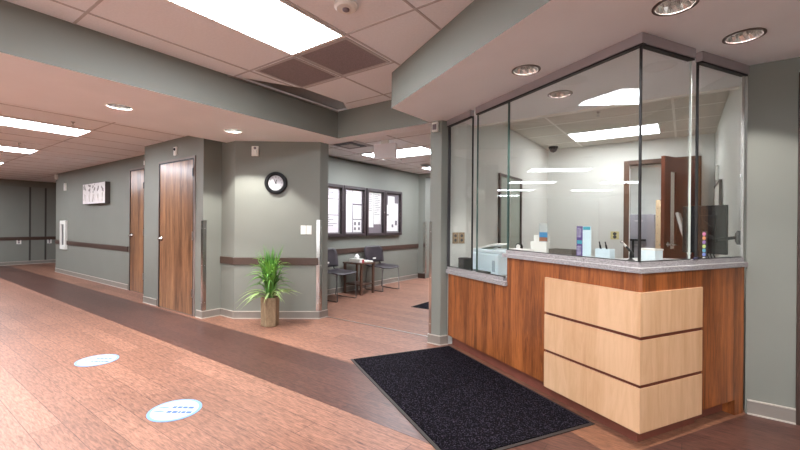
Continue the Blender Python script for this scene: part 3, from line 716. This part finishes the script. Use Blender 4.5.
b = MB(DESK); b.box(.006, 1.125, .006, .040, .992, 1.022); b.prism([(.006, .04), (.040, .04), (.040, 1.026), (.006, 1.046)], .992, 1.022); b.build('glass_curb', COUNTER, desk)
b = MB(DESK); b.box(1.156, U2-.004, .006, .040, .768, .798); b.build('low_glass_curb', COUNTER, desk)

# ------------------------------------------------------------------ GLASS SCREEN
gs = thing('glass_screen', 'frameless glass screen standing on the reception counter under metal headers', 'glass partition', (*uv(.02, .02), 1.02))
g0, g1 = .016, .026
HB = 2.222
def pane(M, x0, x1, y0, y1, z0, z1, shift=0):
    p = MB(M).box(x0, x1, y0, y1, z0, z1).build('glass_pane', GLASS, gs); p['label'] = 'clear glass pane'; return p
pane(DESK, .012, 1.115, g0, g1, 1.022, HB)
pane(DESK, 1.121, 1.54, g0, g1, .80, HB)
pane(DESK, 1.62, U2-.012, g0, g1, .80, HB)
pane(DESK, g0, g1, .030, .478, 1.022, HB)
pane(DESK, g0, g1, .545, 1.030, 1.022, HB)
def hdr(pts_u0, pts_u1, along_u):
    a, c = pts_u0, pts_u1
    b = MB(DESK)
    if along_u: b.box(a, c, -.008, .032, HB, ZD-.001)
    else: b.prism([(-.008, a), (.032, a), (.032, c-.02), (-.008, c)], HB, ZD-.001)
    b.build('header', HEADM, gs)
    b = MB(DESK)
    if along_u: b.box(a, c, -.002, .028, HB-.010, HB)
    else: b.prism([(-.002, a), (.028, a), (.028, c-.02), (-.002, c)], HB-.010, HB)
    b.build('gasket', DARKG, gs)
hdr(-.008, 1.54, True); hdr(1.62, U2, True); hdr(.0325, .478, False); hdr(.545, 1.054, False)
# gaskets at the foot and dark sealed edges
b = MB(DESK)
b.box(.02, 1.117, .012, .030, 1.018, 1.027); b.box(1.156, 1.54, .012, .03, .794, .803); b.box(1.62, U2-.008, .012, .03, .794, .803)
b.box(.012, .03, .03, .478, 1.018, 1.027); b.box(.012, .03, .545, 1.03, 1.018, 1.027); b.build('sill_gasket', DARKG, gs)
MB(DESK).box(.006, .017, .006, .017, 1.02, HB).build('corner_joint', DARKG, gs)
MB(DESK).box(1.113, 1.123, .014, .028, 1.02, HB).build('pane_joint', GEDGE, gs)
MB(DESK).box(1.614, 1.621, .013, .028, .77, HB).build('pane_edge', DARKG, gs)
MB(DESK).box(1.538, 1.544, .014, .028, .80, HB).build('pane_edge', GEDGE, gs)
MB(DESK).box(.015, .027, .477, .480, 1.02, HB).build('pane_edge', mat('pale_glass_edge', (206, 214, 206), .3), gs)
MB(DESK).box(.012, .027, .542, .547, 1.00, HB).build('pane_edge', DARKG, gs)
MB(DESK).box(.006, .020, 1.032, 1.038, 1.02, ZD-.06).build('wall_channel', BRUSH, gs)
MB(DESK).box(U2-.014, U2-.002, .006, .034, .80, ZD-.06).build('wall_channel', DGREY, gs)

# ------------------------------------------------------------------ THINGS ON THE COUNTER AND IN THE OFFICE
ZC = .9925
def onC(x, y): return frame((x, y), 102, -1)       # faces the camera side
def small(name, lab, cat, x, y, z=ZC, az=100):
    return thing(name, lab, cat, (x, y, z)), frame((x, y, z), az, -1)
t, M = small('leaflet_holder', 'white leaflet holder with a blue beach leaflet, leftmost on the counter', 'leaflet holder', -.93, 3.205, az=106)
b = MB(M); b.box(-.07, .07, -.05, .03, 0, .008); b.box(-.07, .07, -.034, -.028, 0, .15); b.box(-.07, .07, .014, .018, 0, .10); b.box(-.07, -.066, -.03, .016, 0, .10); b.box(.066, .07, -.03, .016, 0, .10)
b.build('holder', WPLAST, t)
MB(M).box(-.012, .062, -.016, -.010, .05, .245).build('leaflet', mat('leaflet_grey', (178, 182, 180), .5), t)
b = MB(M); b.box(-.010, .060, -.010, -.0085, .135, .175); b.build('leaflet_sky', mat('leaflet_blue', (60, 130, 180), .5), t)
b = MB(M); b.prism([(-.010, -.010), (.060, -.010), (.060, -.0084), (-.010, -.0084)], .105, .135); b.build('leaflet_land', mat('leaflet_brown', (150, 96, 70), .5), t)
t, M = small('brochure', 'tall purple and pale blue brochure standing on the counter', 'brochure', -.575, 3.04, az=112)
MB(M).prism([(-.055, 0), (0, .012), (0, .015), (-.055, .003)], 0, .225).build('cover', mat('brochure_purple', (88, 66, 132), .5), t)
MB(M).prism([(0, .012), (.055, 0), (.055, .003), (0, .015)], 0, .225).build('inner_page', mat('brochure_pale', (206, 226, 234), .5), t)
b = MB(M); b.prism([(-.05, .0042), (-.005, .0142), (-.005, .0152), (-.05, .0052)], .10, .125); b.prism([(.003, .0145), (.05, .0042), (.05, .0052), (.003, .0155)], .20, .222); b.build('teal_band', mat('brochure_teal', (64, 160, 178), .5), t)
b = MB(M); b.prism([(-.05, .0042), (-.012, .0126), (-.012, .0136), (-.05, .0052)], .145, .215); b.prism([(-.05, .0042), (-.012, .0126), (-.012, .0136), (-.05, .0052)], .02, .085); b.build('portrait', mat('brochure_photo', (150, 140, 170), .5, noise=(60, .4)), t)
t, M = small('pen_box', 'pale blue box holding two black pens near the glass corner', 'pen box', -.43, 2.965, az=112)
b = MB(M); b.box(-.05, .05, -.03, .03, 0, .006); b.box(-.05, .05, .026, .03, 0, .075); b.box(-.05, .05, -.03, -.026, 0, .075); b.box(-.05, -.046, -.026, .026, 0, .075); b.box(.046, .05, -.026, .026, 0, .075); b.build('box_body', LBLUE, t)
for i, dx in enumerate((-.027, .015)):
    p = thing('pen', ('black pen leaning in the pale blue box, left one', 'black pen leaning in the pale blue box, right one')[i], 'pen', M @ Vector((dx, 0, .008)))
    MB(M).tube([(dx+.012, 0, .008), (dx-.008, 0, .10)], .006, 8).build('barrel', BLACK, p); MB(M).tube([(dx-.008, 0, .10), (dx-.013, 0, .122)], .0045, 8).build('cap', DGREY, p)
t, M = small('pen', 'silver and black pen leaning on its base by the glass corner', 'pen', -.30, 2.93, az=118)
MB(M).lathe([(.028, 0), (.024, .01), (.01, .02), (.008, .06)], (.03, 0, 0), 16).build('pen_base', BLACK, t)
MB(M).tube([(.045, 0, .05), (.0, 0, .095)], .007, 8).build('barrel', BLACK, t); MB(M).tube([(.0, 0, .095), (-.04, 0, .13)], .008, 8).build('grip', CHROME, t)
t, M = small('card_box', 'plain white box on the counter just behind the glass corner', 'box', -.165, 2.955, az=122)
b = MB(M); b.box(-.05, .05, -.035, .035, 0, .085); b.build('box_body', mat('box_white_blue', (228, 240, 246), .5), t, bevel=.003); MB(M).box(-.052, .052, -.037, .037, .078, .088).build('lid', WPLAST, t)
t, M = small('document_tray', 'dark document tray lying on the counter between leaflets and brochure', 'tray', -.735, 3.16, az=112)
b = MB(M); b.box(-.10, .10, -.05, .05, 0, .006); b.box(-.10, .10, .045, .05, 0, .05); b.box(-.10, .10, -.05, -.045, 0, .05); b.box(-.10, -.095, -.05, .05, 0, .05); b.box(.095, .10, -.05, .05, 0, .05)
b.build('tray', mat('tray_brown_grey', (92, 84, 76), .6), t)
t, M = small('tape_dispenser', 'small black tape dispenser at the left end of the high counter', 'tape dispenser', -1.13, 3.33, az=110)
b = MB(M); b.box(-.05, .05, -.02, .02, 0, .02); b.lathe([(.03, -.012), (.03, .012)], (-.01, 0, .045), 18, 'y'); b.build('dispenser_body', BLACK, t)
b = MB(M); b.lathe([(.022, -.014), (.022, .014)], (-.01, 0, .045), 18, 'y'); b.build('tape_roll', WPLAST, t)
t, M = small('paper_stack', 'crumpled white papers at the left end of the high counter', 'papers', -1.06, 3.16, az=118)
b = MB(M); r = random.Random(2)
for k in range(5): b.prism([(-.09+r.uniform(-.02, .02), -.05), (.09+r.uniform(-.02, .02), -.04), (.08, .04+r.uniform(-.02, .01)), (-.1, .05)], .001+.008*k, .006+.008*k)
b.build('sheets', WPAPER, t)
# dotted strip and black pen at the right slot
t, M = small('dotted_tube', 'slim upright strip of coloured dots at the glass slot', 'display', .105, 3.17, az=130)
b = MB(M); b.box(-.018, .018, -.012, .0, 0, .008); b.box(-.014, .014, -.008, -.002, 0, .20); b.build('backing', DGREY, t)
for k, col in enumerate(((214, 120, 170), (226, 150, 90), (150, 110, 190), (200, 220, 120), (90, 170, 200), (120, 140, 220), (220, 226, 230))):
    b = MB(M); b.lathe([(.011, .002), (.011, -.004), (.001, -.006)], (0, -.004, .182-k*.026), 12, 'y'); b.build('dot', mat('dot_%d' % k, col, .4), t)
t, M = small('pen', 'dark pen lying on the counter outside the glass by the slot', 'pen', *uv(-.0+.001, .50), z=ZC, az=20)
M = frame((*uv(-.002+.02, .47), ZC), 35, -1)
MB(M).tube([(.0, .03, .038), (.07, .0, .038)], .006, 8).build('barrel', mat('dark_blue_pen', (40, 34, 70), .4), t); MB(M).tube([(.07, 0, .038), (.10, -.012, .038)], .008, 8).build('cap', BLACK, t)

# printer and small black box on the low counter
t = thing('printer', 'pale blue printer standing on the low counter behind the glass', 'printer', (*uv(1.66, .23), .7685))
MP = DESK @ Matrix.Translation((1.66, .25, .7685))
b = MB(MP); b.box(-.24, .17, -.09, .17, 0, .19); b.build('printer_body', LBLUE, t, bevel=.012)
b = MB(MP); b.prism([(-.24, -.075), (.165, -.075), (.165, .17), (-.24, .17)], .19, .225); b.build('scanner_lid', mat('printer_lid', (206, 218, 224), .4), t, bevel=.01)
b = MB(MP @ Matrix.Rotation(math.radians(12), 4, 'Y')); b.box(-.2, .10, -.05, .10, .235, .25); b.build('paper_flap', WPLAST, t, bevel=.004)
b = MB(MP); b.box(-.14, .10, -.16, -.09, .012, .025); b.build('output_tray', DGREY, t)
b = MB(MP); b.box(.17, .185, -.06, .15, .0, .15); b.build('side_cover', BLACK, t)
b = MB(MP); b.box(-.20, -.16, -.0925, -.09, .03, .13); b.build('label_panel', mat('pale_grey_label', (160, 172, 186), .5), t)
t = thing('equipment_box', 'small black box on the low counter left of the printer', 'box', (*uv(1.89, .16), .7685))
MK = DESK @ Matrix.Translation((1.95, .17, .7685))
b = MB(MK); b.box(-.055, .055, -.05, .05, 0, .12); b.build('box_body', mat('black_box', (40, 40, 42), .5), t, bevel=.006); b = MB(MK); b.box(-.045, .045, -.054, -.05, .05, .11); b.build('front_plate', DGREY, t)

# office desk, monitors, arm
od = thing('office_desk', 'grey office worktop along the right wall behind the reception counter', 'desk', (-.05, 4.2, 0))
MB().box(-.35, .325, 3.50, 5.1, .71, .74).build('worktop', mat('worktop_grey', (150, 146, 140), .5), od, bevel=.003)
for y in (3.53, 5.05): MB().box(-.33, .27, y-.015, y+.015, .0, .71).build('panel_leg', DGREY, od)
def monitor(c, az, w, h, z, lab, rim=BLACK, tilt=0):
    t = thing('monitor', lab, 'monitor', (*c, .74)); M0_ = frame((*c, .74), az, -1)     # y = away from the screen (back)
    M = M0_ @ Matrix.Translation((0, 0, z)) @ Matrix.Rotation(math.radians(tilt), 4, 'X') @ Matrix.Translation((0, 0, -z))
    b = MB(M); b.box(-w/2, w/2, -.012, .012, z, z+h); b.box(-w*.3, w*.3, .012, .035, z+h*.25, z+h*.8); b.build('screen_housing', rim, t, bevel=.005)
    MB(M).box(-w/2+.012, w/2-.012, -.014, -.012, z+.012, z+h-.012).build('display_panel', DARKG, t)
    M = M0_
    b = MB(M); b.box(-.02, .02, .035, .06, .02, z+h*.5); b.build('neck', BLACK, t)
    b = MB(M); b.box(-.12, .12, -.06, .12, .0005, .014); b.build('foot', DGREY, t, bevel=.004)
    return t
monitor((.125, 3.77), 126, .32, .36, .28, 'black monitor back behind the rightmost glass pane')
m2 = monitor((.045, 4.22), 2, .40, .36, .25, 'second monitor with a pale rim seen edge on beside the first', mat('pale_silver_rim', (206, 202, 200), .35), 14)
t = thing('screen_bracket', 'jointed black arm with a round mount on the right office wall', 'bracket', (.33, 3.66, 1.15))
MB().lathe([(.05, 0), (.05, -.02), (.03, -.03)], (.3295, 3.70, 1.145), 24, 'x').build('round_mount', BLACK, t)
b = MB(); b.tube([(.302, 3.70, 1.145), (.20, 3.64, 1.13), (.13, 3.70, 1.16)], .012, 10); b.tube([(.13, 3.72, 1.10), (.17, 3.66, 1.22), (.12, 3.71, 1.26)], .008, 8); b.build('arm', BLACK, t)
b = MB()
for k in range(4): b.tube([(.10+.02*k, 3.66, 1.12-.02*k), (.13+.02*k, 3.62, .98), (.12+.03*k, 3.66, .86), (.10, 3.74, .752)], .004, 6)
b.build('cable', BLACK, t)
t = thing('document_tray', 'white papers and cable clutter under the rightmost monitor', 'papers', (.1, 3.62, .74))
MB().box(-.10, .06, 3.52, 3.60, .7405, .80).build('tray', WPLAST, t, bevel=.004)

# back room
t = thing('file_cabinet', 'grey steel cabinet in the back room beyond the office door', 'cabinet', (-.72, 9.4, 0))
MB().box(-1.0, -.46, 9.2, 9.7, 0, 1.46).build('cabinet_body', CABM, t, bevel=.004)
for k in range(3):
    d = MB().box(-.985, -.475, 9.185, 9.2, .05+.48*k, .49+.48*k).build('drawer', CABM, t, bevel=.003); MB().box(-.80, -.66, 9.165, 9.185, .36+.48*k, .38+.48*k).build('drawer_handle', BRUSH, d)
t = thing('shelf_tower', 'narrow tan shelf side with peg holes beyond the office door', 'shelf', (-.36, 8.6, 0))
MB().box(-.415, -.30, 8.5, 8.75, 0, 1.70).build('side_panel', TAN, t)
for k in range(12): MB().lathe([(.008, 0), (.008, -.002)], (-.36 + (.03 if k % 2 else -.03), 8.4995, .8+.075*k), 8, 'y').build('peg_hole', DGREY, t)
t = thing('wall_bar', 'short black bar across the front of the grey cabinet', 'bar', (-.8, 9.1, .97))
MB().box(-1.02, -.60, 9.08, 9.16, .93, .97).build('bar', BLACK, t); MB().box(-.84, -.80, 9.10, 9.14, 0, .93).build('post', BLACK, t)

# ------------------------------------------------------------------ PLANT
px, py = -4.015, 2.945
pl = thing('potted_plant', 'tall grassy green plant in a faceted wooden planter below the clock', 'plant', (px, py, 0))
b = MB(); b.lathe([(.092, .0), (.104, .008), (.109, .335), (.106, .345), (.098, .34), (.094, .31)], (px, py, 0), 6); b.build('planter', POTM, pl, bevel=.003)
MB().lathe([(.094, .30), (.001, .312)], (px, py, 0), 6).build('soil', mat('dark_soil', (50, 38, 28), .9), pl)
rr = random.Random(11)
wn = Vector((-math.cos(ca), math.sin(ca), 0))     # towards the wall behind
def blades(n, z0, z1, L0, L1, o0, o1, dr, m, name, a0=0, a1=2*math.pi):
    b = MB()
    for k in range(n):
        a = rr.uniform(a0, a1); r0 = rr.uniform(.004, .05); zb = rr.uniform(z0, z1)
        L = rr.uniform(L0, L1); out = rr.uniform(o0, o1); droop = out*rr.uniform(.5, 1.0)*dr
        d = Vector((math.cos(a), math.sin(a), 0)); sd = Vector((-d.y, d.x, 0))
        if d.dot(wn) > .05: out = min(out, .13/d.dot(wn))
        w0 = rr.uniform(.007, .0115); N = 10; rows = []; sway = rr.uniform(-.03, .03)
        for i in range(N+1):
            q = i/N
            p = Vector((px, py, zb)) + d*(r0 + out*(q**1.7)) + Vector((0, 0, L*q - droop*q**3.2)) + sd*(sway*q*q)
            w = w0*(.5+1.3*q*(1-q)*1.7)*(1 if q < .8 else max(.06, (1-q)/.2))
            rows.append([b.v(p - sd*w), b.v(p - Vector((0, 0, w*.5)) - d*w*.2), b.v(p + sd*w)])
        for i in range(N):
            for j in range(2): b._f([rows[i][j], rows[i][j+1], rows[i+1][j+1], rows[i+1][j]])
    o = b.build(name, m, pl, smooth=True); sm = o.modifiers.new('thickness', 'SOLIDIFY'); sm.thickness = .0012
    return o
MIDG = mat('leaf_mid_green', (124, 170, 74), .45, noise=(14, .3))
blades(60, .30, .42, .40, .62, .02, .16, .4, LEAF, 'upright_leaves')
blades(60, .40, .58, .26, .40, .12, .24, 1.0, MIDG, 'crown_leaves')
blades(42, .32, .50, .26, .40, .18, .30, 1.1, LEAF, 'arching_leaves')
blades(34, .30, .36, .14, .26, .24, .37, .8, LEAF2, 'drooping_leaves')
b = MB()
for k in range(9):
    a = k*.7; b.tube([(px+.03*math.cos(a), py+.03*math.sin(a), .30), (px+.045*math.cos(a), py+.045*math.sin(a), .60)], .006, 6)
b.build('stems', LEAF, pl)

# ------------------------------------------------------------------ WAITING ROOM FURNITURE
def chair():
    t = thing('waiting_chair', '', 'chair', (0, 0, 0), 'waiting room chairs', local=True)
    # local: facing +Y (front), origin on the floor
    b = MB(); n = 10; rows = []
    for i in range(n+1):
        y = -.20 + .44*i/n; row = []
        for j in range(9):
            x = -.24 + .48*j/8; z = .435 + .02*abs(x/.24)**2 + (-.015*max(0, (i/n-.75)*4)**2) + .02*max(0, 1-i/2)
            row.append(b.v((x*(1-.06*(i/n)), y, z)))
        rows.append(row)
    for i in range(n):
        for j in range(8): b._f([rows[i][j], rows[i][j+1], rows[i+1][j+1], rows[i+1][j]])
    o = b.build('seat', SEATM, t, smooth=True); o.modifiers.new('t', 'SOLIDIFY').thickness = .014
    b = MB(); rows = []
    for i in range(n+1):
        s = i/n; z = .50 + .305*s; row = []
        hw = .25*(1 - .10*(1-s)**2)*(math.sqrt(max(.02, 1-max(0, (s-.66)/.34)**2.4*.42)))
        for j in range(9):
            q = -1 + j/4; x = hw*q; y = -.215 - .07*s + .035*q*q
            row.append(b.v((x, y, z)))
        rows.append(row)
    for i in range(n):
        for j in range(8):
            b._f([rows[i][j], rows[i][j+1], rows[i+1][j+1], rows[i+1][j]])
    o = b.build('backrest', SEATM, t, smooth=True); o.modifiers.new('t', 'SOLIDIFY').thickness = .012
    MB().box(-.035, .035, -.214, -.198, .56, .585).build('back_vent', WPLAST, t)
    for s in (-1, 1):
        b = MB(); x = s*.215
        b.tube([(x*.93, .20, .425), (x, .225, .40), (x, .245, .012), (x, .22, .008), (x, -.20, .008), (x, -.225, .012), (x, -.17, .40), (x*.95, -.14, .43)], .0085, 8)
        b.build('leg_frame', LEGM, t, smooth=True)
        MB().tube([(x*.85, -.15, .43), (x*.85, -.235, .47), (x*.8, -.26, .62)], .010, 8).build('back_support', BLACK, t)
    MB().tube([(-.2, .16, .42), (.2, .16, .42)], .008, 8).build('cross_bar', BRUSH, t)
    return t
c1 = chair(); 
c1['label'] = 'dark waiting chair half hidden behind the post, left of the side table'
c1.location = (-4.60, 4.64, 0); c1.rotation_euler = (0, 0, -math.pi/2)
c2 = dup(c1, (-4.60, 5.84, 0), -math.pi/2 - .12, 'dark waiting chair fully in view, right of the side table')
del c1['group']; del c2['group']
c1['group'] = 'waiting room chairs'; c2['group'] = 'waiting room chairs'
t = thing('side_table', 'small dark side table between the two waiting chairs', 'table', (-4.68, 5.30, 0))
MB().box(-4.90, -4.46, 5.10, 5.48, .525, .55).build('table_top', TABM, t, bevel=.003)
for (x, y) in ((-4.87, 5.13), (-4.49, 5.13), (-4.87, 5.45), (-4.49, 5.45)): MB().box(x-.018, x+.018, y-.018, y+.018, 0, .525).build('leg', TABM, t)
MB().box(-4.88, -4.48, 5.12, 5.46, .16, .18).build('shelf', TABM, t)
t = thing('tissue_box', 'white tissue box with a tuft on the waiting room side table', 'tissue box', (-4.68, 5.25, .55))
MB().box(-4.80, -4.56, 5.17, 5.29, .5505, .61).build('box_body', WPLAST, t, bevel=.004)
b = MB(); b.lathe([(.03, 0), (.045, .03), (.03, .06), (.012, .085)], (-4.68, 5.23, .6102), 9); b.build('tissue', WPAPER, t)
t = thing('paper_stack', 'loose white papers beside the tissue box on the side table', 'papers', (-4.6, 5.4, .55))
b = MB(); b.prism([(-4.78, 5.31), (-4.52, 5.30), (-4.50, 5.46), (-4.76, 5.46)], .5505, .562); b.prism([(-4.72, 5.32), (-4.50, 5.33), (-4.52, 5.47), (-4.74, 5.45)], .5625, .572); b.build('sheets', WPAPER, t)
t = thing('leaflet', 'small red leaflet standing at the side table edge', 'leaflet', (-4.473, 5.16, .55))
MB().box(-4.475, -4.471, 5.13, 5.19, .5502, .61).build('sheet', mat('leaflet_red', (150, 40, 48), .5), t)

# ------------------------------------------------------------------ LIGHT, WORLD, CAMERA
w = bpy.data.worlds.new('world'); bpy.context.scene.world = w; w.use_nodes = True
w.node_tree.nodes['Background'].inputs['Color'].default_value = (.93, .96, 1, 1); w.node_tree.nodes['Background'].inputs['Strength'].default_value = 1.6
clean()
cam = bpy.data.cameras.new('camera'); co = bpy.data.objects.new('camera', cam); C.objects.link(co)
cam.sensor_width = 36; cam.lens = 36*395.75/800; cam.clip_start = .05; cam.clip_end = 60
yaw, pitch, roll = (math.radians(v) for v in (-35.647, -.08, -.463))
r = Vector((math.cos(yaw), -math.sin(yaw), 0)); f = Vector((math.sin(yaw), math.cos(yaw), 0)); u = Vector((0, 0, 1))
f2 = f*math.cos(pitch) + u*math.sin(pitch); u2 = u*math.cos(pitch) - f*math.sin(pitch)
r3 = r*math.cos(roll) - u2*math.sin(roll); u3 = u2*math.cos(roll) + r*math.sin(roll)
Mx = Matrix.Identity(4)
for i in range(3): Mx[i][0] = r3[i]; Mx[i][1] = u3[i]; Mx[i][2] = -f2[i]
Mx[2][3] = 1.22
co.matrix_world = Mx
sc = bpy.context.scene; sc.camera = co
sc.view_settings.view_transform = 'Standard'; sc.view_settings.look = 'None'; sc.view_settings.gamma = 1; sc.view_settings.use_curve_mapping = False
sc.view_settings.exposure = 0.9
sc.cycles.use_denoising = True
sc.cycles.max_bounces = 10; sc.cycles.diffuse_bounces = 5; sc.cycles.transparent_max_bounces = 24; sc.cycles.glossy_bounces = 5
sc.cycles.sample_clamp_indirect = 6; sc.cycles.caustics_reflective = False; sc.cycles.caustics_refractive = False
